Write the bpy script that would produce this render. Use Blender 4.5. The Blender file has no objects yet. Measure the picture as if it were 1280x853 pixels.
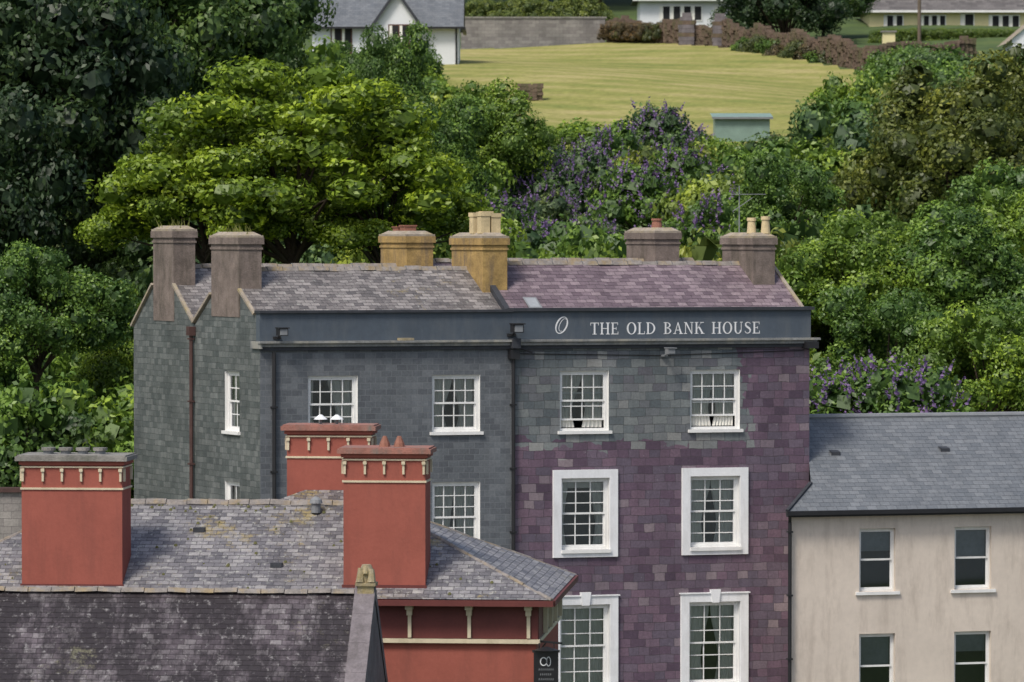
import bpy, math, random
import numpy as np
from mathutils import Vector
random.seed(7)
D=bpy.data; S=bpy.context.scene; COL=S.collection

# ------------------------------------------------------------------ nodes
def newmat(name):
    m=D.materials.new(name); m.use_nodes=True; nt=m.node_tree; nt.nodes.clear()
    return m,nt
class G:
    def __init__(s,nt): s.nt=nt
    def n(s,t,ins=None,**kw):
        nd=s.nt.nodes.new(t)
        for k,v in kw.items(): setattr(nd,k,v)
        if ins:
            for k,v in ins.items():
                if isinstance(v,bpy.types.NodeSocket): s.nt.links.new(v,nd.inputs[k])
                else: nd.inputs[k].default_value=v
        return nd
    def math(s,op,a,b=0.0,clamp=False):
        return s.n('ShaderNodeMath',{0:a,1:b},operation=op,use_clamp=clamp).outputs[0]
    def mix(s,f,a,b,bt='MIX'):
        nd=s.n('ShaderNodeMix',data_type='RGBA',blend_type=bt)
        for i,v in ((0,f),(6,a),(7,b)):
            if isinstance(v,bpy.types.NodeSocket): s.nt.links.new(v,nd.inputs[i])
            else: nd.inputs[i].default_value=(v if i==0 else (tuple(v)+(1,) if len(v)==3 else v))
        return nd.outputs[2]
    def ramp(s,f,stops,interp='LINEAR'):
        nd=s.n('ShaderNodeValToRGB',{0:f}); r=nd.color_ramp; r.interpolation=interp
        while len(r.elements)<len(stops): r.elements.new(.5)
        for e,(p,c) in zip(r.elements,stops):
            e.position=p; e.color=(tuple(c)+(1,)) if not isinstance(c,(int,float)) else (c,c,c,1)
        return nd.outputs[0]
    def noise(s,v,scale,detail=4,rough=.6):
        return s.n('ShaderNodeTexNoise',{'Vector':v,'Scale':scale,'Detail':detail,'Roughness':rough}).outputs['Fac']
    def out(s,sh): s.n('ShaderNodeOutputMaterial',{0:sh})

def plain(name,c,rough=.6,var=.18,scale=3.0,metal=0,bump=.0,dirt=None,spec=.4):
    m,nt=newmat(name); g=G(nt)
    co=g.n('ShaderNodeTexCoord').outputs['Object']
    n1=g.noise(co,scale,6,.65); n2=g.noise(co,scale*9,3)
    f=g.ramp(n1,[(.25,1-var),(.75,1+var)])
    f2=g.ramp(n2,[(.3,1-var*.4),(.7,1+var*.4)])
    col=g.mix(1,tuple(c),f,'MULTIPLY'); col=g.mix(1,col,f2,'MULTIPLY')
    if dirt:
        mp=g.n('ShaderNodeMapping',{'Vector':co,'Scale':(1.6,1.6,.35)}).outputs[0]
        d=g.ramp(g.noise(mp,1.6,7,.7),[(.48,0),(.72,1)])
        d=g.math('MULTIPLY',d,dirt[1]); col=g.mix(d,col,dirt[0])
    p=g.n('ShaderNodeBsdfPrincipled',{'Base Color':col,'Roughness':rough,'Metallic':metal,'Specular IOR Level':spec})
    if bump:
        b=g.n('ShaderNodeBump',{'Strength':bump,'Distance':.03,'Height':g.math('ADD',n1,g.math('MULTIPLY',n2,.5))}).outputs[0]
        nt.links.new(b,p.inputs['Normal'])
    g.out(p.outputs[0]); return m

def slate(name,stops,bw,bh,gap=(.03,.03,.035),gapf=.8,lichen=None,pale=None,moss=None,zone=None,stops2=None,bump=.6,rough=.5,big=.2,msize=.006,wob=.012,squash=1.0):
    m,nt=newmat(name); g=G(nt)
    uv=g.n('ShaderNodeTexCoord').outputs['UV']
    wn=g.n('ShaderNodeTexNoise',{'Vector':uv,'Scale':2.3,'Detail':3}).outputs['Color']
    off=g.n('ShaderNodeVectorMath',{0:wn,1:(.5,.5,.5)},operation='SUBTRACT').outputs[0]
    off=g.n('ShaderNodeVectorMath',{0:off,1:(wob*3,wob*3,0)},operation='MULTIPLY').outputs[0]
    uvd=g.n('ShaderNodeVectorMath',{0:uv,1:off},operation='ADD').outputs[0]
    br=g.n('ShaderNodeTexBrick',{'Vector':uvd,'Color1':(0,0,0,1),'Color2':(1,1,1,1),'Mortar':(.5,.5,.5,1),'Scale':1.0,
        'Mortar Size':msize,'Mortar Smooth':.3,'Bias':0.0,'Brick Width':bw,'Row Height':bh},offset=.5,offset_frequency=2,squash=squash,squash_frequency=3)
    rnd=br.outputs['Color']; mf=br.outputs['Fac']
    sx=g.n('ShaderNodeSeparateXYZ',{0:uvd})
    col=g.ramp(rnd,stops)
    if zone:
        nz=g.noise(uv,1.1,3)
        a=g.math('SUBTRACT',sx.outputs[1],zone[1]); b=g.math('SUBTRACT',zone[0],sx.outputs[0])
        d=g.math('MINIMUM',a,b)
        d=g.math('ADD',d,g.math('MULTIPLY',g.math('SUBTRACT',nz,.5),1.2))
        d=g.math('ADD',d,g.math('MULTIPLY',g.math('SUBTRACT',g.n('ShaderNodeRGBToBW',{0:rnd}).outputs[0],.5),.6))
        f=g.math('GREATER_THAN',d,0)
        col=g.mix(f,g.ramp(rnd,stops2),col)
    n1=g.noise(uv,.55,6,.65); n2=g.noise(uv,14,5,.7)
    col=g.mix(1,col,g.ramp(n1,[(.25,1-big),(.75,1+big)]),'MULTIPLY')
    col=g.mix(1,col,g.ramp(n2,[(.25,.76),(.75,1.26)]),'MULTIPLY')
    mps=g.n('ShaderNodeMapping',{'Vector':uv,'Scale':(2.2,.16,1)}).outputs[0]
    col=g.mix(1,col,g.ramp(g.noise(mps,1.3,5,.7),[(.3,.86),(.7,1.12)]),'MULTIPLY')
    if moss:
        mp=g.n('ShaderNodeMapping',{'Vector':uv,'Scale':(1,.55,1)}).outputs[0]
        f=g.ramp(g.noise(mp,.8,9,.8),[(moss[1],0),(moss[1]+.12,1)])
        col=g.mix(g.math('MULTIPLY',f,moss[2]),col,moss[0])
    if pale:
        f=g.ramp(g.noise(uv,6,6,.75),[(pale[1],0),(pale[1]+.07,1)])
        col=g.mix(g.math('MULTIPLY',f,.7),col,pale[0])
    if lichen:
        l1=g.noise(uv,3.6,8,.88); l2=g.noise(g.n('ShaderNodeMapping',{'Vector':uv,'Location':(7,3,1)}).outputs[0],.5,2)
        f=g.ramp(g.math('ADD',l1,g.math('MULTIPLY',g.math('SUBTRACT',l2,.5),.6)),[(lichen[1],0),(lichen[1]+.06,1)])
        col=g.mix(g.math('MULTIPLY',f,.7),col,lichen[0])
    fr=g.math('FRACT',g.math('DIVIDE',sx.outputs[1],bh))
    col=g.mix(g.math('MULTIPLY',mf,gapf),col,gap)
    h=g.math('SUBTRACT',1.0,fr)
    h=g.math('ADD',h,g.math('MULTIPLY',g.n('ShaderNodeRGBToBW',{0:rnd}).outputs[0],.7))
    h=g.math('SUBTRACT',h,g.math('MULTIPLY',mf,1.2))
    h=g.math('ADD',h,g.math('MULTIPLY',n2,.5))
    b=g.n('ShaderNodeBump',{'Strength':bump,'Distance':.018,'Height':h}).outputs[0]
    p=g.n('ShaderNodeBsdfPrincipled',{'Base Color':col,'Roughness':rough,'Normal':b,'Specular IOR Level':.35})
    g.out(p.outputs[0]); return m

def glassmat():
    m,nt=newmat('window_glass'); g=G(nt)
    t=g.n('ShaderNodeBsdfTransparent',{0:(.88,.91,.91,1)}); gl=g.n('ShaderNodeBsdfGlossy',{'Color':(.9,.95,1,1),'Roughness':.03})
    lw=g.n('ShaderNodeFresnel',{'IOR':1.9})
    mx=g.n('ShaderNodeMixShader',{0:lw.outputs[0],1:t.outputs[0],2:gl.outputs[0]}); g.out(mx.outputs[0]); return m

def foliagemat(name,flower=None):
    m,nt=newmat(name); g=G(nt)
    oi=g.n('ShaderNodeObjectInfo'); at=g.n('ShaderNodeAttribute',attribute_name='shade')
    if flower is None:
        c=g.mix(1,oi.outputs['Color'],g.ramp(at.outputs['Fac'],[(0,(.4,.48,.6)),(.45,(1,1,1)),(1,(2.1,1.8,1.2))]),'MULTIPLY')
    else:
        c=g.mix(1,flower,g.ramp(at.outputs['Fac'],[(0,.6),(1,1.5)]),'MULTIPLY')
    p=g.n('ShaderNodeBsdfDiffuse',{0:c})
    t=g.n('ShaderNodeBsdfTranslucent',{0:c})
    gl=g.n('ShaderNodeBsdfGlossy',{'Color':(1,1,1,1),'Roughness':.5})
    mx=g.n('ShaderNodeMixShader',{0:.3,1:p.outputs[0],2:t.outputs[0]})
    m2=g.n('ShaderNodeMixShader',{0:.03,1:mx.outputs[0],2:gl.outputs[0]}); g.out(m2.outputs[0]); return m

# ------------------------------------------------------------------ mesh builder
def empty(name,loc):
    e=D.objects.new(name,None); e.location=loc; COL.objects.link(e); return e
class MB:
    def __init__(s,T=None): s.T=T or (lambda a,b,c:(a,b,c)); s.v=[];s.f=[];s.uv=[];s.mi=[];s.mats=[]
    def mid(s,m):
        if m not in s.mats: s.mats.append(m)
        return s.mats.index(m)
    def face(s,pts,m,uv=None):
        i0=len(s.v)
        P=[Vector(p) for p in pts]
        n=Vector((0,0,0))
        for i in range(len(P)):
            a=P[i];b=P[(i+1)%len(P)]; n+=a.cross(b)
        if n.length<1e-12: n=Vector((0,0,1))
        n.normalize()
        if uv is None:
            up=Vector((0,0,1)) if abs(n.z)<.98 else Vector((0,1,0))
            sd=(up-n*up.dot(n)).normalized(); rd=sd.cross(n)
            uv=[(p.dot(rd),p.dot(sd)) for p in P]
        for p in P: s.v.append(s.T(*p))
        s.f.append(list(range(i0,i0+len(P)))); s.uv+=uv; s.mi.append(s.mid(m))
    def box(s,x0,x1,y0,y1,z0,z1,m,skip=''):
        if x0>x1:x0,x1=x1,x0
        if y0>y1:y0,y1=y1,y0
        if z0>z1:z0,z1=z1,z0
        F={'f':[(x0,y0,z0),(x1,y0,z0),(x1,y0,z1),(x0,y0,z1)],'b':[(x1,y1,z0),(x0,y1,z0),(x0,y1,z1),(x1,y1,z1)],
           'l':[(x0,y1,z0),(x0,y0,z0),(x0,y0,z1),(x0,y1,z1)],'r':[(x1,y0,z0),(x1,y1,z0),(x1,y1,z1),(x1,y0,z1)],
           't':[(x0,y0,z1),(x1,y0,z1),(x1,y1,z1),(x0,y1,z1)],'d':[(x0,y1,z0),(x1,y1,z0),(x1,y0,z0),(x0,y0,z0)]}
        for k,q in F.items():
            if k not in skip: s.face(q,m)
    def tube(s,p0,p1,r0,r1,m,n=10,caps=True):
        a=Vector(p0);b=Vector(p1);d=(b-a).normalized()
        x=d.cross(Vector((0,0,1)) if abs(d.z)<.9 else Vector((1,0,0))).normalized(); y=d.cross(x)
        A=[a+(x*math.cos(t)+y*math.sin(t))*r0 for t in [2*math.pi*i/n for i in range(n)]]
        B=[b+(x*math.cos(t)+y*math.sin(t))*r1 for t in [2*math.pi*i/n for i in range(n)]]
        for i in range(n):
            j=(i+1)%n; s.face([A[i],A[j],B[j],B[i]],m)
        if caps:
            s.face(A[::-1],m); s.face(B,m)
    def beam(s,p0,p1,w,h,m):
        a=Vector(p0);b=Vector(p1);d=(b-a).normalized()
        x=d.cross(Vector((0,0,1)))
        x=x.normalized() if x.length>1e-4 else Vector((1,0,0)); y=x.cross(d)
        q=[(-w/2,-h/2),(w/2,-h/2),(w/2,h/2),(-w/2,h/2)]
        A=[a+x*i+y*j for i,j in q];B=[b+x*i+y*j for i,j in q]
        for i in range(4):
            j=(i+1)%4; s.face([A[i],A[j],B[j],B[i]],m)
        s.face(A[::-1],m); s.face(B,m)
    def wall(s,x0,x1,z0,z1,holes,m,y=0.0,rev=.1,revm=None):
        xs=sorted(set([x0,x1]+[h[0] for h in holes]+[h[1] for h in holes]))
        zs=sorted(set([z0,z1]+[h[2] for h in holes]+[h[3] for h in holes]))
        for i in range(len(xs)-1):
            for j in range(len(zs)-1):
                cx=(xs[i]+xs[i+1])/2;cz=(zs[j]+zs[j+1])/2
                if any(h[0]<cx<h[1] and h[2]<cz<h[3] for h in holes): continue
                s.face([(xs[i],y,zs[j]),(xs[i+1],y,zs[j]),(xs[i+1],y,zs[j+1]),(xs[i],y,zs[j+1])],m)
        r=revm or m
        for a,b,c,d in holes:
            e=y+rev
            s.face([(a,y,c),(a,e,c),(a,e,d),(a,y,d)],r); s.face([(b,e,c),(b,y,c),(b,y,d),(b,e,d)],r)
            s.face([(a,e,d),(b,e,d),(b,y,d),(a,y,d)],r); s.face([(a,y,c),(b,y,c),(b,e,c),(a,e,c)],r)
    def build(s,name,parent=None,smooth=False):
        me=D.meshes.new(name); o=D.objects.new(name,me); COL.objects.link(o)
        L=Vector(parent.location) if parent else Vector((0,0,0))
        me.from_pydata([tuple(Vector(p)-L) for p in s.v],[],s.f)
        for m in s.mats: me.materials.append(m)
        me.polygons.foreach_set('material_index',s.mi)
        ul=me.uv_layers.new(name='UVMap'); ul.data.foreach_set('uv',[c for u in s.uv for c in u])
        me.update()
        if parent: o.parent=parent
        return o

# ------------------------------------------------------------------ materials
M={}
M['slateL']=slate('blue_grey_wall_slates',[(0,(.086,.094,.105)),(.5,(.105,.116,.127)),(1,(.134,.145,.156))],.30,.17,gap=(.2,.212,.218),gapf=.5,bump=.3,big=.18,msize=.008,wob=.008)
M['slateS']=slate('green_grey_wall_slates',[(0,(.07,.08,.078)),(.5,(.098,.108,.104)),(1,(.138,.148,.142))],.27,.17,gap=(.03,.033,.033),gapf=.7,bump=.5,big=.3,pale=((.21,.22,.2),.6),wob=.018,squash=.85)
M['slateB']=slate('multicoloured_wall_slates',[(0,(.082,.097,.105)),(.3,(.118,.135,.14)),(.5,(.17,.185,.182)),(.62,(.105,.105,.12)),(.8,(.14,.152,.158)),(1,(.25,.252,.238))],.43,.235,
    zone=(14.25,10.25),stops2=[(0,(.07,.048,.07)),(.25,(.105,.07,.1)),(.5,(.15,.1,.132)),(.65,(.095,.078,.105)),(.85,(.125,.095,.125)),(1,(.21,.17,.185))],gap=(.028,.028,.031),gapf=.8,bump=.6,big=.22,pale=((.26,.25,.25),.64),wob=.03,squash=.72)
M['roofL']=slate('weathered_grey_roof_slates',[(0,(.1,.092,.092)),(.5,(.175,.16,.155)),(1,(.27,.25,.24))],.25,.15,gap=(.035,.035,.035),lichen=((.3,.24,.1),.63),pale=((.36,.36,.33),.57),big=.24,bump=1.0,wob=.018)
M['roofB']=slate('purple_roof_slates',[(0,(.11,.08,.095)),(.5,(.165,.125,.143)),(1,(.24,.19,.205))],.28,.17,gap=(.035,.028,.03),pale=((.3,.275,.27),.6),big=.25,bump=1.0,wob=.018)
M['roofN']=slate('grey_blue_roof_slates',[(0,(.12,.132,.145)),(.5,(.142,.154,.166)),(1,(.172,.184,.195))],.30,.2,gap=(.035,.04,.045),gapf=.8,big=.12,bump=.7)
M['roofR']=slate('lichened_roof_slates',[(0,(.1,.096,.105)),(.5,(.165,.158,.168)),(1,(.27,.26,.26))],.24,.14,gap=(.03,.027,.027),lichen=((.31,.24,.08),.585),pale=((.4,.4,.37),.545),moss=((.095,.095,.065),.56,.7),big=.28,bump=1.0,wob=.018)
M['roofF']=slate('mossy_dark_roof_slates',[(0,(.065,.052,.062)),(.5,(.115,.097,.11)),(1,(.18,.165,.172))],.24,.13,gap=(.02,.015,.015),lichen=((.17,.165,.1),.67),pale=((.27,.26,.26),.57),moss=((.014,.01,.013),.405,.93),big=.3,bump=1.0,wob=.018)
M['parapet']=plain('blue_grey_painted_render',(.068,.086,.108),.55,.16,.8,dirt=((.105,.118,.13),.7))
M['cornice']=plain('weathered_cornice_stone',(.2,.205,.2),.7,.4,2,dirt=((.36,.34,.27),.8),bump=.4)
M['coping']=plain('dark_coping',(.035,.038,.045),.6,.4,3)
M['chim']=plain('brown_grey_render',(.175,.14,.12),.85,.38,2.5,bump=.8,dirt=((.065,.055,.04),.85))
M['chimy']=plain('ochre_lichened_render',(.33,.22,.08),.85,.42,2.2,bump=.7,dirt=((.11,.09,.08),.95))
M['cap']=plain('chimney_cap_cement',(.29,.25,.2),.85,.35,4,bump=.5,dirt=((.32,.25,.08),.6))
M['potc']=plain('cream_chimney_pot',(.56,.45,.26),.6,.25,4,dirt=((.3,.24,.14),.6))
M['potr']=plain('terracotta_pot',(.24,.105,.07),.7,.25,4)
M['white']=plain('white_window_paint',(.74,.74,.72),.45,.08,3,dirt=((.55,.54,.5),.4))
M['surr']=plain('white_render_surround',(.74,.75,.76),.6,.08,2,dirt=((.48,.48,.46),.5))
M['glass']=glassmat()
M['curt']=plain('curtain_cloth',(.8,.78,.71),.9,.1,3)
M['dark']=plain('dark_room_interior',(.02,.02,.022),.9,.3,1)
M['blind']=plain('grey_blind',(.26,.28,.3),.8,.2,1)
M['iron']=plain('black_iron',(.018,.018,.02),.45,.2,5)
M['rust']=plain('rusty_brown_pipe',(.07,.035,.03),.6,.3,4)
M['lead']=plain('grey_lead',(.2,.21,.22),.5,.2,3)
M['cream']=plain('cream_render',(.61,.535,.455),.8,.09,.6,dirt=((.38,.32,.265),.65),bump=.2)
M['red']=plain('terracotta_red_paint',(.31,.095,.07),.85,.1,1.5,dirt=((.22,.075,.058),.7),bump=.25,spec=.2)
M['dred']=plain('dark_red_paint',(.12,.03,.026),.65,.15,2)
M['trim']=plain('cream_trim_paint',(.6,.52,.37),.6,.12,3,dirt=((.36,.3,.19),.6))
M['redcap']=plain('weathered_red_cap',(.29,.13,.1),.8,.3,3,dirt=((.16,.15,.13),.95),bump=.5)
M['greycap']=plain('grey_stone_cap',(.22,.21,.19),.8,.4,3,dirt=((.09,.1,.07),.85),bump=.6)
M['ridge']=plain('lichened_ridge_tiles',(.22,.2,.185),.85,.4,6,bump=.6,dirt=((.3,.21,.07),.85))
M['stone']=plain('lichened_stone',(.28,.24,.16),.85,.35,5,bump=.8,dirt=((.38,.28,.08),.9))
M['cope']=plain('purple_grey_stone_coping',(.17,.15,.16),.8,.35,2.5,bump=.7,dirt=((.08,.07,.07),.85))
M['blockwall']=slate('grey_block_wall_face',[(0,(.17,.155,.145)),(1,(.24,.225,.205))],.45,.22,gap=(.1,.09,.09),big=.3,bump=.4)
M['rubble']=plain('brown_rubble_stone',(.14,.1,.075),.9,.5,2.5,bump=1.0,dirt=((.09,.1,.04),.9))
M['wrend']=plain('white_render',(.7,.72,.74),.7,.06,1)
M['yrend']=plain('pale_yellow_render',(.7,.62,.34),.7,.06,1)
M['brownf']=plain('brown_window_frame',(.1,.045,.03),.6,.2,3)
M['brroof']=slate('brown_grey_roof_tiles',[(0,(.1,.092,.088)),(1,(.17,.158,.15))],.4,.3,bump=.5)
M['shed']=plain('pale_green_metal',(.2,.29,.25),.6,.15,2)
M['asph']=plain('asphalt',(.05,.05,.052),.9,.2,1,bump=.3)
M['pave']=plain('pavement_concrete',(.22,.21,.2),.9,.2,1)
M['reflwater']=plain('added_sky_reflector',(.09,.11,.12),.12,.1,.2,bump=.3,spec=.6)  # glossy grey-blue for the added sheet that mirrors sky into the windows
M['bark']=plain('bark',(.06,.045,.03),.9,.3,4,bump=.8)
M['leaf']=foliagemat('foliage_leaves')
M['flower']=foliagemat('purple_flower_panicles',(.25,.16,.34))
M['sign']=plain('black_sign_board',(.012,.012,.014),.35,.2,3)
M['wood']=plain('weathered_pole_wood',(.14,.11,.08),.9,.2,3)
M['weed']=plain('chimney_weeds',(.16,.17,.04),.8,.3,6)
M['moss']=plain('moss_cushions',(.12,.12,.05),.95,.3,6)

# ------------------------------------------------------------------ windows
def window(mb,a0,a1,z0,z1,cols=3,rows=2,rec=.09,opn=0.0,curt='side',bar=.028,fr=.07,sill=True,fm='white',y=0.0):
    W=M[fm]; r=y+rec
    mb.box(a0,a0+fr,r,r+.07,z0,z1,W); mb.box(a1-fr,a1,r,r+.07,z0,z1,W)
    mb.box(a0+fr,a1-fr,r,r+.07,z1-fr,z1,W); mb.box(a0+fr,a1-fr,r,r+.07,z0,z0+fr,W)
    ia,ib,ja,jb=a0+fr,a1-fr,z0+fr,z1-fr
    zm=(ja+jb)/2
    def sash(za,zb,yy):
        mb.box(ia,ia+.045,yy,yy+.035,za,zb,W); mb.box(ib-.045,ib,yy,yy+.035,za,zb,W)
        mb.box(ia+.045,ib-.045,yy,yy+.035,zb-.05,zb,W); mb.box(ia+.045,ib-.045,yy,yy+.035,za,za+.055,W)
        for i in range(1,cols):
            x=ia+(ib-ia)*i/cols; mb.box(x-bar/2,x+bar/2,yy+.004,yy+.03,za+.055,zb-.05,W)
        for j in range(1,rows):
            z=za+(zb-za)*j/rows; mb.box(ia+.045,ib-.045,yy+.006,yy+.028,z-bar/2,z+bar/2,W)
        t=random.uniform(-.006,.006)
        mb.face([(ia+.045,yy+.018,za+.055),(ib-.045,yy+.018+t,za+.055),(ib-.045,yy+.018+t,zb-.05),(ia+.045,yy+.018,zb-.05)],M['glass'])
    sash(zm-.025,jb,r+.012); sash(ja+opn,zm+.025+opn,r+.05)
    if sill: mb.box(a0-.07,a1+.07,y-.08,y+rec+.02,z0-.09,z0-.003,W)
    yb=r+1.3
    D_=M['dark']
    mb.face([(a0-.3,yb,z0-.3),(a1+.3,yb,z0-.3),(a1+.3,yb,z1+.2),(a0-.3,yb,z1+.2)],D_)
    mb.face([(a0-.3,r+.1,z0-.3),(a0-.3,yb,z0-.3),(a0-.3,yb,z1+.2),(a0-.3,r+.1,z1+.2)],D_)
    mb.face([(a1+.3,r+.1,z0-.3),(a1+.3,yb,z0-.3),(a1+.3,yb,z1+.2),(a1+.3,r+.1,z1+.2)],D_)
    C=M['curt']; w=ib-ia; H=jb-ja
    def panel(side,frac0,frac1,zlo,m=C,folds=5):
        n=folds*6; hs=9
        g=[]
        for k in range(hs+1):
            t=k/hs; z=jb-(jb-zlo)*t
            fw=frac0+(frac1-frac0)*(math.sin(min(1,t*1.35)*math.pi/2)**2)
            if t>.72: fw+= (t-.72)*.25
            row=[]
            for i in range(n+1):
                q=i/n; xx=(ia+q*fw*w) if side=='l' else (ib-q*fw*w)
                row.append((xx,r+.14+.025*math.sin(q*folds*2*math.pi+k*.2),z))
            g.append(row)
        for k in range(hs):
            for i in range(n): mb.face([g[k][i],g[k][i+1],g[k+1][i+1],g[k+1][i]],m)
    rr=random.random()
    if curt=='side':
        panel('l',.47+.05*rr,.3,ja+.02); panel('r',.5,.3+.1*rr,ja+.02)
    elif curt=='wide':
        panel('l',.53,.44,ja+.02,folds=7); panel('r',.5,.4,ja+.02,folds=7)
    elif curt=='right':
        panel('r',.55,.35,ja+.02); panel('l',.14,.12,ja+.02,folds=2)
    elif curt=='net':
        panel('l',1.0,1.0,ja+.02,folds=11)
    elif curt=='blind':
        mb.box(ia,ib,r+.15,r+.17,jb-H*(.3+.25*rr),jb,M['blind'])
    elif curt=='swag':
        mb.box(ia,ib,r+.15,r+.17,jb-H*.12,jb,M['curt']); panel('l',.2,.1,ja+.02,folds=2); panel('r',.3,.16,ja+.02,folds=3)

def pot(mb,x,y,z,h,r,m,square=False):
    if square:
        mb.box(x-r,x+r,y-r,y+r,z,z+h*.8,m); mb.box(x-r*1.15,x+r*1.15,y-r*1.15,y+r*1.15,z+h*.8,z+h,m)
    else:
        mb.tube((x,y,z),(x,y,z+h*.8),r*1.1,r*.85,m,12); mb.tube((x,y,z+h*.8),(x,y,z+h),r*1.08,r*1.05,m,12)
        mb.tube((x,y,z+h),(x,y,z+h+.004),r*.8,r*.8,M['dark'],12)

def chimney(name,T,par,u0,u1,v0,v1,z0,zt,body,pots=(),square=False,pm='potc',weeds=0):
    mb=MB(T); B=M[body]
    mb.box(u0,u1,v0,v1,z0,zt-.42,B,skip='d')
    mb.box(u0-.03,u1+.03,v0-.03,v1+.03,zt-.42,zt-.36,B)
    mb.box(u0-.005,u1+.005,v0-.005,v1+.005,zt-.36,zt-.27,B)
    mb.box(u0-.055,u1+.055,v0-.055,v1+.055,zt-.27,zt-.08,B)
    mb.box(u0-.04,u1+.04,v0-.04,v1+.04,zt-.08,zt-.02,M['cap'])
    a=[(u0,v0,zt-.02),(u1,v0,zt-.02),(u1,v1,zt-.02),(u0,v1,zt-.02)]
    i=.16; b=[(u0+i,v0+i,zt+.08),(u1-i,v0+i,zt+.08),(u1-i,v1-i,zt+.08),(u0+i,v1-i,zt+.08)]
    for k in range(4):
        j=(k+1)%4; mb.face([a[k],a[j],b[j],b[k]],M['cap'])
    mb.face(b,M['cap'])
    for (pu,pv,ph,pr) in pots: pot(mb,pu,pv,zt+.05,ph,pr,M[pm],square)
    rng=random.Random(len(name)+int(u0*10))
    for k in range(weeds):
        x=rng.uniform(u0+.05,u1-.05);y=rng.uniform(v0+.05,v1-.2)
        dx,dy,h=rng.uniform(-.14,.14),rng.uniform(-.12,.12),rng.uniform(.08,.32)
        mb.face([(x,y,zt-.02),(x+.035,y,zt-.02),(x+dx,y+dy,zt+.05+h)],M['weed'])
    return mb.build(name,par)

# ------------------------------------------------------------------ main slate building
A=(-7.0,120.0); c1,s1,s2,c2=.966,.2588,.454,.891
def TB(u,v,z): return (A[0]+u*c1-v*s2, A[1]+u*s1+v*c2, z)
VD=9.34
def TS(a,b,z): return TB(b,VD-a,z)          # left side wall, a runs back->front
UE=16.1; UP=7.246
bank=empty('slate_hung_hotel_building',TB(8,4,0))
hl=[(1.363,2.78,10.68,12.28),(4.922,6.314,10.68,12.28),(1.363,2.78,7.26,9.26),(4.922,6.314,7.26,9.26),(1.363,2.78,3.5,5.75),(4.922,6.314,3.5,5.75)]
hr=[(8.652,10.09,10.66,12.36),(12.515,14.0,10.66,12.36),(8.67,10.10,7.29,9.32),(12.49,13.99,7.29,9.32),(8.63,10.11,3.35,5.72),(12.46,14.0,3.35,5.72)]
mb=MB(TB); mb.wall(0,UP,0,13.1,hl,M['slateL'],rev=.1,revm=M['white']); mb.build('left_front_wall',bank)
mb=MB(TB); mb.wall(UP,UE,0,13.1,hr,M['slateB'],rev=.1,revm=M['white']); mb.build('right_front_wall',bank)
hs=[(VD-2.48,VD-1.45,10.68,12.36),(VD-2.48,VD-1.45,7.3,9.25)]
mb=MB(TS); mb.wall(0,VD,0,13.4,hs,M['slateS'],rev=.1,revm=M['white'])
prof=[(9.34,13.4),(0,13.4),(0,14.1),(.3,14.1),(.5,14.02),(1.38,14.6),(1.38,14.28),(3.42,14.28),(3.42,14.47),(4.69,13.62),(6.18,14.69),(6.18,14.6),(7.77,14.6),(7.77,14.7),(9.34,13.55)]
mb.face([(VD-v,0,z) for v,z in prof],M['slateS'])
mb.build('left_side_wall',bank)
mb=MB(TB); mb.face([(UE,v,z) for v,z in [(0,0),(9.34,0),(9.34,13.55),(7,15.35),(4.69,13.7),(2.3,15.35),(.5,14.02),(0,14.0)]],M['slateB'])
mb.face([(UE,9.34,0),(0,9.34,0),(0,9.34,13.5),(UE,9.34,13.5)],M['slateS']); mb.build('rear_and_right_walls',bank)
def sagroof(mb,u0,u1,v0,z0,v1,z1,m,n=14,seed=0):
    rng=random.Random(seed); sag=[rng.uniform(-.03,.02) for _ in range(n+1)]
    for i in range(n):
        a=u0+(u1-u0)*i/n;b=u0+(u1-u0)*(i+1)/n
        sa,sb=sag[i],sag[i+1]
        if i==0: sa=0
        if i==n-1: sb=0
        L=math.hypot(v1-v0,z1-z0)
        if z1>z0: uvs=[(a,0),(b,0),(b,L),(a,L)]; za,zb,zc,zd=z0,z0,z1+sb,z1+sa
        else: uvs=[(a,L),(b,L),(b,0),(a,0)]; za,zb,zc,zd=z0+sa,z0+sb,z1,z1
        mb.face([(a,v0,za),(b,v0,zb),(b,v1,zc),(a,v1,zd)],m,uvs)
for nm,u0,u1,zr,mm,sd in (('left_roof',.012,UP,15.28,'roofL',3),('right_roof',UP,UE+.06,15.42,'roofB',5)):
    mb=MB(TB)
    sagroof(mb,u0,u1,.28,13.98,2.3,zr,M[mm],seed=sd); sagroof(mb,u0,u1,2.3,zr,4.69,13.68,M[mm],seed=sd)
    sagroof(mb,u0,u1,4.69,13.68,7.0,zr+.05,M[mm],seed=sd+1); sagroof(mb,u0,u1,7.0,zr+.05,9.4,13.5,M[mm],seed=sd+1)
    rng=random.Random(sd)
    for vr in (2.3,7.0):
        u=u0+(.65 if sd==3 else 0)
        while u<u1-.05:
            e=min(u+.45,u1); dz=rng.uniform(-.02,.016); zz=zr+(.05 if vr>5 else 0)+dz
            P=[(-.14,-.08),(-.05,.04),(.05,.04),(.14,-.08)]
            for (ya,za),(yb,zb) in zip(P[:-1],P[1:]):
                mb.face([(u+.01,vr+ya,zz+za),(e-.01,vr+ya,zz+za),(e-.01,vr+yb,zz+zb),(u+.01,vr+yb,zz+zb)],M['ridge'])
            mb.face([(u+.01,vr+y,zz+z) for y,z in P],M['lead'])
            u=e
    mb.build(nm,bank)
mb=MB(TB)
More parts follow.
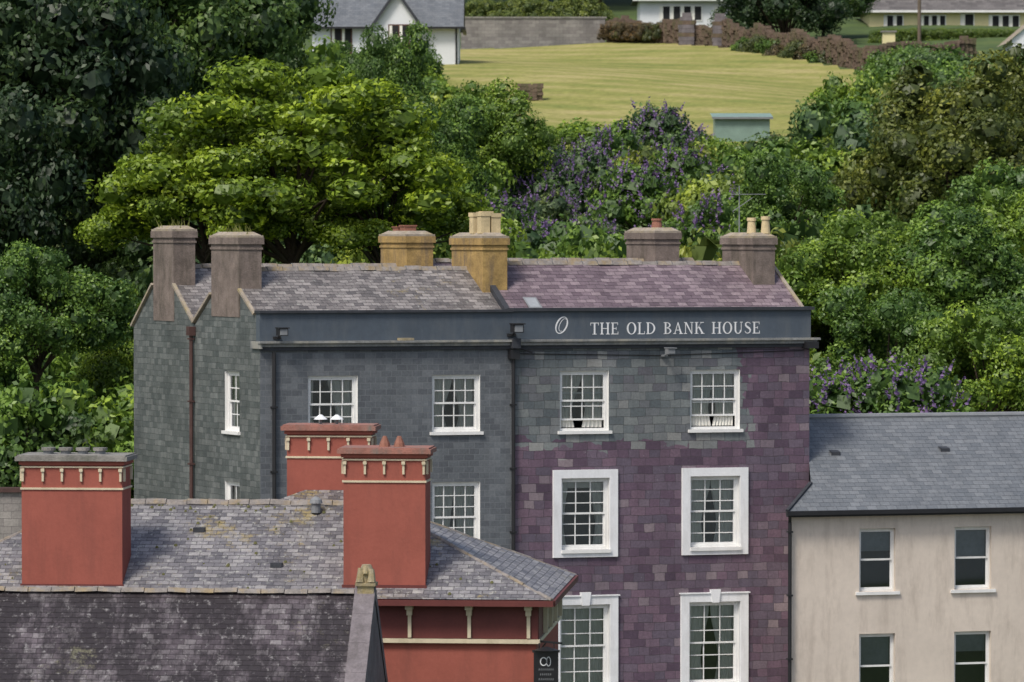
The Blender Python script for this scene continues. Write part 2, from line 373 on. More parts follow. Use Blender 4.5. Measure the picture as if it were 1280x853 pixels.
for (va,za),(vb,zb) in (((.3,14.0),(1.38,14.68)),((4.69,13.7),(3.42,14.54)),((4.69,13.7),(6.18,14.77)),((9.4,13.5),(7.77,14.76))):
    mb.beam((-.03,va,za+.01),(-.03,vb,zb+.01),.1,.07,M['cap'])
zr=15.42
for (va,za),(vb,zb) in (((.3,14.0),(2.3,zr)),((4.69,13.7),(2.3,zr)),((4.69,13.7),(7,zr+.05)),((9.4,13.5),(7,zr+.05))):
    mb.beam((UE+.03,va,za+.01),(UE+.03,vb,zb+.01),.1,.06,M['cap'])
mb.beam((UP,.3,14.06),(UP,2.3,15.48),.16,.14,M['coping'])
mb.beam((UP,4.69,13.7),(UP,7,15.46),.16,.1,M['coping'])
mb.build('verge_copings',bank)
mb=MB(TB)
mb.box(-.02,UP-.01,-.03,.22,13.22,14.04,M['parapet'],skip='d'); mb.box(UP-.01,UE+.02,-.036,.22,13.22,14.06,M['parapet'],skip='d')
mb.box(-.06,UP-.01,-.12,.26,14.04,14.11,M['coping']); mb.box(UP-.01,UE+.08,-.14,.26,14.06,14.15,M['coping'])
mb.box(-.04,UP-.02,-.16,.1,13.1,13.2,M['cornice']); mb.box(UP-.02,UE+.14,-.18,.1,13.1,13.22,M['cornice'])
mb.box(-.1,UE+.2,-.26,-.04,13.2,13.26,M['cornice'])
mb.box(-.02,UE+.06,-.1,.03,13.0,13.1,M['coping'])
mb.box(UP-.12,UP+.12,-.3,-.03,13.02,13.30,M['coping'])
mb.box(-.07,-.015,-.2,.5,13.05,13.25,M['cornice'])
mb.build('parapet_and_cornice',bank)
mb=MB(TB); Sm=M['surr']
for (a,b,c,d),key in ((hr[2],0),(hr[3],0),(hr[4],1),(hr[5],1)):
    w=.235
    mb.box(a-w,a,-.07,.03,c-.22,d+w,Sm); mb.box(b,b+w,-.07,.03,c-.22,d+w,Sm)
    mb.box(a,b,-.067,.03,d,d+w,Sm); mb.box(a,b,-.067,.03,c-.22,c-.1,Sm)
    if key:
        m=(a+b)/2
        mb.face([(m-.1,-.12,d-.02),(m+.1,-.12,d-.02),(m+.15,-.12,d+w+.12),(m-.15,-.12,d+w+.12)],Sm)
        mb.face([(m-.15,-.12,d+w+.12),(m+.15,-.12,d+w+.12),(m+.15,-.03,d+w+.12),(m-.15,-.03,d+w+.12)],Sm)
        mb.face([(m-.1,-.03,d-.02),(m-.1,-.12,d-.02),(m-.15,-.12,d+w+.12),(m-.15,-.03,d+w+.12)],Sm)
        mb.face([(m+.1,-.12,d-.02),(m+.1,-.03,d-.02),(m+.15,-.03,d+w+.12),(m+.15,-.12,d+w+.12)],Sm)
        mb.box(a-w-.04,b+w+.04,-.1,.02,d+w,d+w+.035,Sm)
mb.build('window_surrounds',bank)
mb=MB(TB)
for h,cu in zip(hl,('right','side','side','wide','side','side')): window(mb,*h,cols=4,rows=2 if h[2]>10 else 3,curt=cu)
for h,cu,op in zip(hr,('side','wide','swag','side','net','side'),(.22,.3,0,0,0,0)):
    window(mb,*h,cols=4 if h[2]>10 else 3,rows=3 if h[2]<10 else 2,curt=cu,opn=op,sill=h[2]>10)
    if h[2]<10: mb.box(h[0]-.01,h[1]+.01,-.12,.06,h[2]-.1,h[2]-.004,M['white'])
mb.build('front_windows',bank)
mb=MB(TS)
for h in hs: window(mb,*h,cols=2,rows=2,curt='side')
mb.build('side_windows',bank)
mb=MB(TB); I=M['iron']
def dpipe(mb,x,y,z0,z1,m,r=.055):
    mb.tube((x,y,z0),(x,y,z1),r,r,m,8)
    z=z0+.6
    while z<z1: mb.box(x-r-.02,x+r+.02,y-r-.012,y+r+.04,z,z+.05,m); z+=1.8
dpipe(mb,.36,-.09,0,12.95,I); dpipe(mb,UP,-.09,0,12.9,I,.05)
mb.box(UP-.13,UP+.13,-.22,-.02,12.72,12.98,I)
mb.tube((UP+.1,-.15,13.05),(UP+.5,-.2,12.9),.03,.03,M['iron'],8)
dpipe(mb,-.1,4.69,0,13.4,M['rust'],.055); mb.box(-.2,-.01,4.58,4.8,13.32,13.58,M['rust'])
mb.tube((UP+.2,-.03,12.86),(11.6,-.03,12.78),.012,.012,I,5); mb.tube((11.6,-.03,12.78),(15.9,-.03,12.9),.012,.012,I,5)
mb.build('downpipes_and_hoppers',bank)
def flood(mb,u,z,s=1.0,m='iron'):
    m=M[m]
    mb.box(u-.1*s,u+.1*s,-.12,-.03,z,z+.07*s,m)
    mb.beam((u,-.1,z+.04),(u,-.42,z+.16*s),.035,.035,m)
    mb.box(u-.13*s,u+.13*s,-.52,-.32,z+.1*s,z+.3*s,m); mb.box(u-.1*s,u+.1*s,-.545,-.52,z+.12*s,z+.28*s,M['lead'])
    mb.box(u-.15*s,u+.15*s,-.58,-.3,z+.3*s,z+.33*s,m)
mb=MB(TB); flood(mb,.45,13.32); flood(mb,UP-.05,13.35,1.15); flood(mb,11.7,12.75,.8,'lead')
mb.box(3.9,4.3,-.24,-.05,13.262,13.33,M['stone'])
mb.beam((UP+.25,-.02,6.55),(UP+.85,-.75,6.75),.04,.04,M['lead']); mb.box(UP+.75,UP+1.15,-1.0,-.7,6.68,6.8,M['lead'])
mb.box(UE-.25,UE+.1,-.34,-.02,12.96,13.15,I)
mb.build('flood_lamps',bank)
mb=MB(TB); sl=(15.42-13.98)/2.02
def rp(u,v,o): return (u,v,13.98+(v-.28)*sl+o)
mb.face([rp(7.95,.42,.06),rp(8.35,.42,.06),rp(8.35,.85,.06),rp(7.95,.85,.06)],M['lead'])
mb.face([rp(7.95,.42,-.02),rp(8.35,.42,-.02),rp(8.35,.42,.06),rp(7.95,.42,.06)],M['white'])
mb.face([rp(8.0,.46,.065),rp(8.3,.46,.065),rp(8.3,.8,.065),rp(8.0,.8,.065)],M['blind'])
mb.build('rooflight',bank)
chimney('chimney_front_left',TB,bank,-.02,.62,1.4,3.4,13.9,16.22,'chim',weeds=40)
chimney('chimney_front_middle',TB,bank,6.95,7.67,1.2,3.2,13.9,16.2,'chimy',[(7.16,1.6,.62,.13),(7.47,1.6,.58,.13),(7.16,2.1,.6,.13),(7.47,2.1,.64,.13)],True)
chimney('chimney_front_right',TB,bank,15.14,15.8,1.4,3.2,13.9,16.2,'chim',[(15.35,1.9,.46,.12),(15.62,1.6,.5,.12)])
chimney('chimney_rear_left',TB,bank,-.02,.62,6.2,7.75,13.7,16.4,'chim',weeds=24)
chimney('chimney_rear_middle',TB,bank,6.95,7.75,6.2,8.0,13.7,16.25,'chimy',[(7.3,6.9,.2,.17),(7.3,7.4,.16,.17)],True,'potr')
chimney('chimney_rear_right',TB,bank,14.6,15.35,6.2,8.0,13.7,16.35,'chim',[(15.0,6.9,.3,.15)],pm='potr')
mb=MB(TB); mb.tube((15.5,2.9,16.1),(15.5,2.9,17.65),.018,.015,M['lead'],6)
mb.beam((15.3,2.9,17.4),(16.2,2.7,17.4),.02,.02,M['lead'])
for k in range(7): mb.beam((15.35+k*.13,2.65-k*.02,17.4),(15.35+k*.13,3.1-k*.02,17.4),.01,.01,M['lead'])
mb.beam((15.3,2.9,16.9),(15.75,2.6,17.3),.02,.02,M['lead'])
mb.build('tv_aerial',bank)
def letters():
    def R(a,b,c,d): return [(a,b),(c,b),(c,d),(a,d)]
    def ring(cx,cy,ro,rp_,ri,rj,a0=0,a1=360,n=22):
        out=[]
        for i in range(n):
            p=math.radians(a0+(a1-a0)*i/n);q=math.radians(a0+(a1-a0)*(i+1)/n)
            out.append([(cx+ro*math.cos(p),cy+rp_*math.sin(p)),(cx+ro*math.cos(q),cy+rp_*math.sin(q)),(cx+ri*math.cos(q),cy+rj*math.sin(q)),(cx+ri*math.cos(p),cy+rj*math.sin(p))])
        return out
    sf=lambda a,b,y:R(a,y,b,y+.055)
    L={}
    L['T']=(.82,[R(.34,0,.49,.94),R(.02,.94,.8,1),R(.02,.76,.07,.94),R(.75,.76,.8,.94),sf(.22,.61,0)])
    L['H']=(.92,[R(.1,0,.25,1),R(.66,0,.81,1),R(.25,.47,.66,.53),sf(0,.35,0),sf(.56,.91,0),sf(0,.35,.945),sf(.56,.91,.945)])
    L['E']=(.74,[R(.1,0,.25,1),R(0,.94,.66,1),R(0,0,.69,.06),R(.25,.47,.5,.53),R(.61,.78,.66,.94),R(.64,.06,.69,.24),R(.47,.38,.52,.62)])
    L['O']=(.95,ring(.47,.5,.45,.52,.28,.46))
    L['L']=(.7,[R(.1,0,.25,1),R(0,0,.66,.06),R(.61,.06,.66,.26),sf(0,.36,.945)])
    L['D']=(.93,[R(.1,0,.25,1),R(0,0,.3,.055),R(0,.945,.3,1)]+ring(.27,.5,.58,.5,.42,.44,-90,90))
    L['B']=(.8,[R(.1,0,.25,1),R(0,0,.3,.055),R(0,.945,.3,1)]+ring(.27,.755,.38,.245,.24,.19,-90,90,12)+ring(.27,.265,.45,.265,.3,.21,-90,90,12))
    L['A']=(.9,[[(.1,0),(.17,0),(.46,.9),(.42,1)],[(.4,1),(.48,1),(.83,0),(.66,0)],R(.24,.3,.62,.36),sf(0,.28,0),sf(.56,.92,0)])
    L['N']=(.92,[R(.12,0,.19,1),R(.72,0,.79,1),[(.1,1),(.26,1),(.79,0),(.7,0)],sf(0,.3,0),sf(0,.2,.945),sf(.6,.91,.945)])
    L['K']=(.9,[R(.1,0,.25,1),[(.25,.4),(.25,.5),(.72,1),(.66,1)],[(.34,.56),(.48,.62),(.86,0),(.68,0)],sf(0,.35,0),sf(0,.35,.945),sf(.52,.86,.945),sf(.58,.93,0)])
    L['U']=(.9,[R(.1,.32,.25,1),R(.7,.32,.76,1),sf(0,.35,.945),sf(.6,.88,.945)]+ring(.43,.32,.33,.34,.18,.27,180,360,14))
    sp=[(.6,.8),(.54,.92),(.36,.97),(.19,.91),(.13,.76),(.22,.62),(.4,.51),(.55,.4),(.6,.25),(.52,.09),(.34,.02),(.16,.08),(.08,.22)]
    ws=[.05,.05,.06,.09,.14,.16,.17,.16,.14,.09,.06,.05,.05]; q=[]
    for i in range(len(sp)-1):
        (x0,y0),(x1,y1)=sp[i],sp[i+1]; dx,dy=x1-x0,y1-y0; l=math.hypot(dx,dy); nx,ny=-dy/l,dx/l
        a,b=ws[i]/2,ws[i+1]/2
        q.append([(x0+nx*a,y0+ny*a),(x1+nx*b,y1+ny*b),(x1-nx*b,y1-ny*b),(x0-nx*a,y0-ny*a)])
    L['S']=(.7,q)
    return L,ring
L,ring=letters(); mb=MB(TB)
txt="THE OLD BANK HOUSE"; adv=sum((L[c][0]+.1) if c!=' ' else .62 for c in txt); h=.335
sx=(14.62-9.52)/adv; x=9.52; k=0
for c in txt:
    if c==' ': x+=.62*sx; continue
    for st in L[c][1]:
        k+=1; y=-.042-.0004*(k%9); mb.face([(x+a*sx,y,13.39+b*h) for a,b in st],M['surr'])
    x+=(L[c][0]+.1)*sx
for st in ring(0,0,.17,.26,.125,.235)+ring(.03,.02,.1,.2,.08,.185,70,300):
    k+=1; cs,sn=math.cos(-.45),math.sin(-.45)
    mb.face([(8.68+a*cs-b*sn,-.042-.0004*(k%9),13.66+a*sn+b*cs) for a,b in st],M['surr'])
mb.build('name_lettering',bank)

# ------------------------------------------------------------------ cream rendered house (right)
O2=(7.86,122.0)
def TC(u,v,z): return (O2[0]+u*c1-v*s1, O2[1]+u*s1+v*c1, z)
ch=empty('cream_rendered_house',TC(5,2,0)); L2=15
hc=[(2.08,3.165,6.07,7.87),(4.957,6.077,6.07,7.87),(7.9,9.0,6.07,7.87),(2.08,3.165,3.0,4.87),(4.957,6.077,3.0,4.87),(7.9,9.0,3.0,4.87)]
mb=MB(TC); mb.wall(0,L2,0,8.42,hc,M['cream'],rev=.14)
mb.face([(.85,2.3,0),(0,0,0),(0,0,8.42),(.85,2.3,8.42)],M['cream'])
mb.face([(L2,0,0),(L2,8,0),(L2,8,8.42),(L2,4,10.8),(L2,0,8.42)],M['cream'])
mb.face([(L2,8,0),(1,8,0),(1,8,8.42),(L2,8,8.42)],M['cream']); mb.build('walls',ch)
sl2=(10.88-8.42)/4.25
mb=MB(TC)
def r2(u,v): return (u,v,8.42+(v+.25)*sl2)
mb.face([r2(-.15,-.25),r2(L2+.2,-.25),r2(L2+.2,4.0),r2(.9,4.0),r2(1.25,2.0),r2(.95,.95)],M['roofN'])
mb.face([(L2+.2,4.0,r2(0,4)[2]),(L2+.2,8.2,8.42),(1,8.2,8.42),(.9,4.0,r2(0,4)[2])],M['roofN'])
mb.face([(-.15,-.25,8.3),(.95,.95,9.0),(.95,.95,r2(0,.95)[2]),(-.15,-.25,8.42)],M['coping'])
zr=r2(0,4)[2]; mb.tube((.9,4,zr),(L2+.2,4,zr),.09,.09,M['lead'],8)
mb.beam((-.17,-.27,8.44),(.95,.95,r2(0,.95)[2]+.03),.1,.06,M['coping'])
for uu,vv in ((2.0,2.2),(5.4,2.3),(8.8,2.2)):
    p=r2(uu,vv); mb.face([(uu,vv,p[2]+.1),(uu+.28,vv,p[2]+.1),(uu+.28,vv+.25,p[2]+.15),(uu,vv+.25,p[2]+.15)],M['coping'])
    mb.face([(uu,vv,p[2]),(uu+.28,vv,p[2]),(uu+.28,vv,p[2]+.1),(uu,vv,p[2]+.1)],M['coping'])
mb.build('roof',ch)
mb=MB(TC); mb.box(-.2,L2+.2,-.37,-.24,8.3,8.42,M['iron']); mb.box(-.1,L2,-.23,.02,8.24,8.34,M['iron'])
dpipe(mb,-.04,-.12,0,8.1,M['iron']); mb.beam((-.04,-.12,8.1),(-.1,-.3,8.32),.09,.09,M['iron']); mb.build('gutter_and_downpipe',ch)
mb=MB(TC)
for h in hc:
    window(mb,*h,cols=1,rows=1,rec=.14,curt='blind',sill=False,fr=.055); mb.box(h[0]-.12,h[1]+.12,-.07,.15,h[2]-.09,h[2]-.003,M['white'])
mb.build('windows',ch)

# ------------------------------------------------------------------ red public house (foreground)
def TR(p,q,z): return (.81+.996*p+.087*q, 87.3-.087*p+.996*q, z)
rh=empty('red_rendered_public_house',TR(-7,3,0)); ZE=8.85; ZR=10.6
mb=MB(TR)
mb.wall(-13.35,-.35,0,8.7,[],M['red'],y=.35)
for q in ([(-.35,.35,0),(-.35,6.25,0),(-.35,6.25,8.7),(-.35,.35,8.7)],[(-13.35,6.25,0),(-13.35,.35,0),(-13.35,.35,8.7),(-13.35,6.25,8.7)],[(-.35,6.25,0),(-13.35,6.25,0),(-13.35,6.25,8.7),(-.35,6.25,8.7)]): mb.face(q,M['red'])
mb.build('walls',rh)
mb=MB(TR)
E=[(-13.7,0,ZE),(0,0,ZE),(0,6.6,ZE),(-13.7,6.6,ZE)]; Ra=(-10.2,3.3,ZR);Rb=(-4.0,3.3,ZR)
mb.face([E[0],E[1],Rb,Ra],M['roofR']); mb.face([E[1],E[2],Rb],M['roofR']); mb.face([E[2],E[3],Ra,Rb],M['roofR']); mb.face([E[3],E[0],Ra],M['roofR'])
mb.build('main_roof',rh)
def ridge_tiles(mb,p0,p1,m,w=.16,st=.42,seed=1):
    rng=random.Random(seed);a=Vector(p0);b=Vector(p1);n=max(1,int((b-a).length/st));d=(b-a).normalized()
    x=d.cross(Vector((0,0,1))).normalized()
    for i in range(n):
        s=a.lerp(b,i/n)+Vector((0,0,rng.uniform(-.014,.014))); e=a.lerp(b,(i+.965)/n)+Vector((0,0,rng.uniform(-.014,.014)))
        P=[(-w,-.4*w),(-w*.5,.2*w),(0,.4*w),(w*.5,.2*w),(w,-.4*w)]
        for (u0,z0),(u1,z1) in zip(P[:-1],P[1:]):
            mb.face([s+x*u0+Vector((0,0,z0)),e+x*u0+Vector((0,0,z0)),e+x*u1+Vector((0,0,z1)),s+x*u1+Vector((0,0,z1))],m)
        mb.face([s+x*u+Vector((0,0,z)) for u,z in P],m); mb.face([e+x*u+Vector((0,0,z)) for u,z in P],m)
mb=MB(TR); ridge_tiles(mb,Ra,Rb,M['ridge'],.13); ridge_tiles(mb,E[1],Rb,M['ridge'],.055,seed=2); ridge_tiles(mb,E[0],Ra,M['ridge'],.055,seed=3); ridge_tiles(mb,E[2],Rb,M['ridge'],.06,seed=4)
mb.face([(-6.6,3.2,10.45),(-3.7,3.2,10.45),(-4.3,4.3,10.95),(-5.2,4.3,10.95)],M['roofR'])
mb.tube((-5.2,2.9,10.4),(-5.2,2.9,10.62),.1,.1,M['lead'],12); mb.tube((-5.2,2.9,10.6),(-5.2,2.9,10.68),.14,.12,M['lead'],12); mb.tube((-5.2,2.9,10.68),(-5.2,2.9,10.74),.12,.04,M['lead'],12)
for pp,qq in ((-7.7,2.2),(-5.9,1.0)):
    z=ZE+qq*(ZR-ZE)/3.3; mb.box(pp,pp+.24,qq,qq+.2,z-.02,z+.1,M['coping'])
rng=random.Random(31)
for i in range(150):
    p=rng.uniform(-12,-1.2); q=rng.choice([rng.uniform(.15,3.2),rng.uniform(2.9,3.3)])
    if p>-.6-q*1.2 or p<-13+q: continue
    z=ZE+q*(ZR-ZE)/3.3; r=rng.uniform(.02,.05); mb.tube((p,q,z-.01),(p,q,z+r*.8),r,r*.5,M['moss'],6)
mb.build('ridge_tiles_and_vents',rh)
mb=MB(TR)
XL=-3.75
mb.box(XL,.03,-.06,.06,ZE-.14,ZE-.02,M['dred']); mb.box(-.03,.06,.07,6.6,ZE-.14,ZE-.02,M['dred'])
mb.box(XL,-.04,.06,.29,ZE-.1,ZE-.05,M['dred'])
mb.box(XL,-.31,.295,.348,8.025,8.72,M['dred']); mb.box(-.348,-.295,.349,6.0,8.025,8.72,M['dred'])
mb.box(XL,-.27,.25,.34,7.93,8.015,M['trim']); mb.box(-.345,-.27,.345,6.2,7.93,8.015,M['trim'])
for p in (-2.93,-1.71,-.5):
    mb.box(p-.035,p+.035,.24,.293,8.04,8.5,M['trim']); mb.box(p-.055,p+.055,.18,.293,8.5,8.62,M['trim']); mb.box(p-.075,p+.075,.1,.293,8.62,8.73,M['trim'])
for q in (1.5,2.8,4.1,5.4): mb.box(-.293,-.2,q-.06,q+.06,8.05,8.72,M['trim'])
mb.build('eaves_and_frieze',rh)
FR=9.25; mb=MB(TR)
mb.face([(-17,-6.3,6.25),(-3.58,-6.3,6.25),(-3.58,-3.3,FR),(-17,-3.3,FR)],M['roofF'])
mb.face([(-3.58,.3,5.65),(-17,.3,5.65),(-17,-3.3,FR),(-3.58,-3.3,FR)],M['roofF'])
mb.build('front_wing_roof',rh)
mb=MB(TR); ridge_tiles(mb,(-17,-3.3,FR+.03),(-3.6,-3.3,FR+.03),M['ridge'],.1,.45,9)
mb.build('front_wing_ridge_tiles',rh)
mb=MB(TR)
X0,X1=-3.6,-3.2
for (qa,za),(qb,zb) in (((-6.4,6.2),(-3.3,FR+.05)),((.3,5.65),(-3.3,FR+.05))):
    n=6
    for i in range(n):
        f0,f1=i/n,(i+.985)/n; o=.1
        a0,b0=qa+(qb-qa)*f0,za+(zb-za)*f0; a1,b1=qa+(qb-qa)*f1,za+(zb-za)*f1
        top=[(X0,a0,b0+o),(X1,a0,b0+o),(X1,a1,b1+o),(X0,a1,b1+o)]; bot=[(x,y,z-.28) for x,y,z in top]
        mb.face(top,M['cope'])
        for k in range(4): j=(k+1)%4; mb.face([bot[k],bot[j],top[j],top[k]],M['cope'])
mb.face([(-3.22,-6.3,0),(-3.22,.3,0),(-3.22,.3,5.6),(-3.22,-3.3,FR-.1),(-3.22,-6.3,6.1)],M['cope'])
mb.face([(-17,-6.1,0),(-3.22,-6.1,0),(-3.22,-6.1,6.2),(-17,-6.1,6.2)],M['red'])
mb.build('front_wing_gable_coping',rh)
mb=MB(TR); St=M['stone']; px=-3.38
mb.box(px-.16,px+.16,-3.46,-3.14,FR-.05,FR+.16,St); mb.box(px-.2,px+.2,-3.5,-3.1,FR+.14,FR+.2,St)
mb.tube((px-.11,-3.42,FR+.2),(px-.1,-3.36,FR+.48),.09,.06,St,8); mb.tube((px+.11,-3.42,FR+.2),(px+.1,-3.36,FR+.46),.09,.06,St,8)
mb.tube((px,-3.3,FR+.18),(px,-3.3,FR+.42),.12,.15,St,10); mb.tube((px,-3.3,FR+.42),(px,-3.3,FR+.55),.15,.09,St,10); mb.tube((px,-3.46,FR+.36),(px,-3.36,FR+.5),.05,.05,St,8)
mb.build('gable_finial',rh)
def redchim(name,p0,p1,q0,q1,z0,zt,cap,pots,db=.27):
    mb=MB(TR); R_=M['red'];C=M['trim']
    mb.box(p0,p1,q0,q1,z0,zt-.2,R_,skip='d')
    mb.box(p0-.05,p1+.05,q0-.05,q1+.05,zt-.2,zt-.12,M['red'])
    mb.box(p0-.12,p1+.12,q0-.12,q1+.12,zt-.12,zt-.03,M[cap]); mb.box(p0-.08,p1+.08,q0-.08,q1+.08,zt-.03,zt,M[cap])
    mb.box(p0-.03,p1+.03,q0-.03,q1+.03,zt-.26,zt-.23,C)
    zb=zt-.3-db-.1
    mb.box(p0-.025,p1+.025,q0-.025,q1+.025,zb-.04,zb,C)
    n=int((p1-p0)/.5)+1
    xs=[p0+.03,p1-.03]+[p0+.05+(p1-p0-.1)*i/n for i in range(1,n)]
    for x in xs:
        mb.box(x-.022,x+.022,q0-.045,q0-.002,zt-.27-db,zt-.275,C); mb.box(x-.036,x+.036,q0-.07,q0-.002,zt-.34,zt-.278,C)
    for y in (q0+.1,q1-.1):
        mb.box(p1+.002,p1+.05,y-.03,y+.03,zt-.27-db,zt-.275,C); mb.box(p0-.05,p0-.002,y-.03,y+.03,zt-.27-db,zt-.275,C)
    mb.box(p0-.03,p1+.03,q0-.03,q0-.001,z0+.0,z0+.12,M['dred'])
    pots(mb,zt); mb.build(name,rh)
def potsA(mb,z):
    for i in range(4):
        p=-10.5+i*.36; mb.tube((p,.9,z),(p,.9,z+.07),.11,.11,M['lead'],12); mb.tube((p,.9,z+.07),(p,.9,z+.13),.15,.15,M['greycap'],12)
def potsB(mb,z):
    for p in (-5.3,-4.95): 
        mb.tube((p,4.4,z),(p,4.4,z+.12),.03,.03,M['lead'],8); mb.tube((p,4.4,z+.1),(p,4.4,z+.2),.15,.03,M['surr'],12)
def potsC(mb,z):
    for p in (-3.5,-3.2): mb.tube((p,.8,z),(p,.8,z+.08),.12,.1,M['potr'],8); mb.tube((p,.8,z+.08),(p,.8,z+.22),.1,.04,M['potr'],8)
redchim('chimney_wide',-10.96,-8.87,.38,1.4,8.95,11.72,'greycap',potsA)
redchim('chimney_rear',-5.97,-4.18,4.0,4.8,9.9,12.2,'redcap',potsB)
redchim('chimney_right',-4.3,-2.62,.38,1.35,8.98,11.9,'redcap',potsC)

sg=empty('hanging_pub_sign',(.7,87.5,7.4))
mb=MB(); K=M['sign']
mb.box(.44,.94,87.3,87.36,7.05,7.78,K); mb.box(.41,.97,87.29,87.37,7.78,7.83,M['iron']); mb.box(.41,.97,87.29,87.37,7.0,7.05,M['iron'])
mb.tube((.69,87.33,7.83),(.69,87.33,7.9),.25,.03,M['iron'],12)
mb.beam((.4,87.9,7.97),(1.0,87.3,7.97),.04,.04,M['iron']); mb.tube((.55,87.33,7.8),(.55,87.33,7.97),.012,.012,M['iron'],6); mb.tube((.85,87.33,7.8),(.85,87.33,7.97),.012,.012,M['iron'],6)
mb.tube((.45,87.9,7.6),(.7,87.6,7.97),.015,.015,M['iron'],6)
for st in ring(.64,7.6,.075,.09,.055,.07,0,360,16)+ring(.74,7.6,.05,.1,.035,.085,0,360,14): mb.face([(a,87.296,b) for a,b in st],M['surr'])
for i in range(4):
    z=7.42-i*.1; x=.54+.03*(i%2)
    while x<.84-.03*(i%2):
        mb.face([(x,87.296,z),(x+.016,87.296,z),(x+.02,87.296,z+.04),(x+.01,87.296,z+.045)],M['lead']); x+=.04
mb.build('board_and_bracket',sg)

# ------------------------------------------------------------------ terrain
TZ=[(-100,0),(130,0),(133,2),(150,9),(185,14.8),(206,18.6),(213,21.1),(285,28.5),(300,30),(340,35),(420,48),(700,60),(3000,80)]
def hz(x,y):
    z=0
    for (a,za),(b,zb) in zip(TZ[:-1],TZ[1:]):
        if a<=y<=b: z=za+(zb-za)*(y-a)/(b-a); break
    if y>133: z+=.25*math.sin(x*.21+y*.13)+.2*math.sin(x*.09-y*.07)
    return z
m,nt=newmat('hillside_grass'); g=G(nt); co=g.n('ShaderNodeTexCoord').outputs['Object']
c=g.ramp(g.noise(co,.25,8,.7),[(.3,(.03,.055,.015)),(.6,(.07,.11,.025)),(.8,(.12,.12,.04))])
g.out(g.n('ShaderNodeBsdfPrincipled',{'Base Color':c,'Roughness':.95}).outputs[0]); M['grass']=m
m,nt=newmat('mown_field_grass'); g=G(nt); co=g.n('ShaderNodeTexCoord').outputs['Object']
mp=g.n('ShaderNodeMapping',{'Vector':co,'Rotation':(0,0,math.radians(35))}).outputs[0]
w=g.n('ShaderNodeTexWave',{'Vector':mp,'Scale':.11,'Distortion':3.0,'Detail':4,'Detail Scale':.5},bands_direction='Y').outputs['Fac']
mq=g.n('ShaderNodeMapping',{'Vector':co,'Scale':(.5,.9,1)}).outputs[0]
n1=g.noise(mq,.2,8,.75); n2=g.noise(co,2.5,6,.75)
c=g.ramp(g.math('ADD',g.math('MULTIPLY',w,.1),g.math('MULTIPLY',n1,.9)),[(.3,(.15,.19,.05)),(.47,(.25,.25,.075)),(.66,(.37,.32,.14))])
c=g.mix(1,c,g.ramp(n2,[(.3,.72),(.7,1.22)]),'MULTIPLY')
g.out(g.n('ShaderNodeBsdfPrincipled',{'Base Color':c,'Roughness':.95,'Specular IOR Level':.1}).outputs[0]); M['field']=m
def grid(name,xs,ys,mat,dz=0,test=None):
    mb=MB()
    for i in range(len(xs)-1):
        for j in range(len(ys)-1):
            if test and not test((xs[i]+xs[i+1])/2,(ys[j]+ys[j+1])/2): continue
            q=[(xs[i],ys[j]),(xs[i+1],ys[j]),(xs[i+1],ys[j+1]),(xs[i],ys[j+1])]
            mb.face([(x,y,hz(x,y)+dz) for x,y in q],mat)
    return mb.build(name)
xs=[-1500,-600,-200,-100]+[-60+4*i for i in range(31)]+[100,200,600,1500]
ys=[-100,0,60,100,130,133]+[136+4*i for i in range(72)]+[480,700,1500,3000]
grid('ground_terrain',xs,ys,M['grass'])
FP=[(-4,287),(8,286),(13,278),(20.8,256),(23,236),(20,210),(-8,210),(-7,250)]
def inpoly(x,y,P=FP):
    c=False;j=len(P)-1
    for i in range(len(P)):
        if (P[i][1]>y)!=(P[j][1]>y) and x<(P[j][0]-P[i][0])*(y-P[i][1])/(P[j][1]-P[i][1])+P[i][0]: c=not c
        j=i
    return c
grid('mown_field',[-10+.8*i for i in range(44)],[208+.8*i for i in range(101)],M['field'],.12,inpoly)
mb=MB(); mb.face([(-90,98,.004),(90,98,.004),(90,112,.004),(-90,112,.004)],M['asph']); mb.build('road')
mb=MB(); mb.box(-90,90,112,119.5,-.1,.12,M['pave']); mb.build('pavement')
mb=MB()
for i in range(-20,20): mb.face([(i*4,105,.009),(i*4+2,105,.009),(i*4+2,105.12,.009),(i*4,105.12,.009)],M['surr'])
mb.build('road_centre_line')
mb=MB(); mb.face([(-3000,-4000,.03),(3000,-4000,.03),(3000,60,.03),(-3000,60,.03)],M['reflwater']); mb.build('added_sky_reflector')  # unseen sheet, added so the glass reflects sky, not green ground
mb=MB(); mb.box(-21,-12.2,126,126.4,0,8.7,M['blockwall']); mb.box(-21,-12.15,125.9,126.5,8.7,8.82,M['rust']); mb.build('garden_retaining_wall')

# ------------------------------------------------------------------ things up the hill
mb=MB(); mb.box(-3.4,6.2,288,288.25,27.5,30.5,M['blockwall']); mb.box(-3.5,6.3,287.94,288.3,30.5,30.62,M['greycap']); mb.build('grey_block_wall')
def rubble(name,pts,h0,h1,w=.7,seed=1):
    rng=random.Random(seed); mb=MB()
    for (x0,y0),(x1,y1) in zip(pts[:-1],pts[1:]):
        n=max(2,int(math.hypot(x1-x0,y1-y0)/.32))
        for i in range(n):
            f=(i+.5)/n; x=x0+(x1-x0)*f; y=y0+(y1-y0)*f; zb=hz(x,y)-.3
            H=(h0+h1)/2+(h1-h0)*.35*math.sin(i*.35)+rng.uniform(-.12,.12)
            lv=zb
            while lv<zb+H:
                s=rng.uniform(.15,.3); e=.2+rng.uniform(0,.07)
                mb.box(x-e+rng.uniform(-.06,.06),x+e,y-w/2+rng.uniform(-.08,.08),y+w/2,lv,lv+s-.012,M['rubble']); lv+=s
    return mb.build(name)
rubble('rubble_stone_wall',[(6.4,288),(13.2,279.5),(21.4,257.5),(28,262)],1.3,2.0)
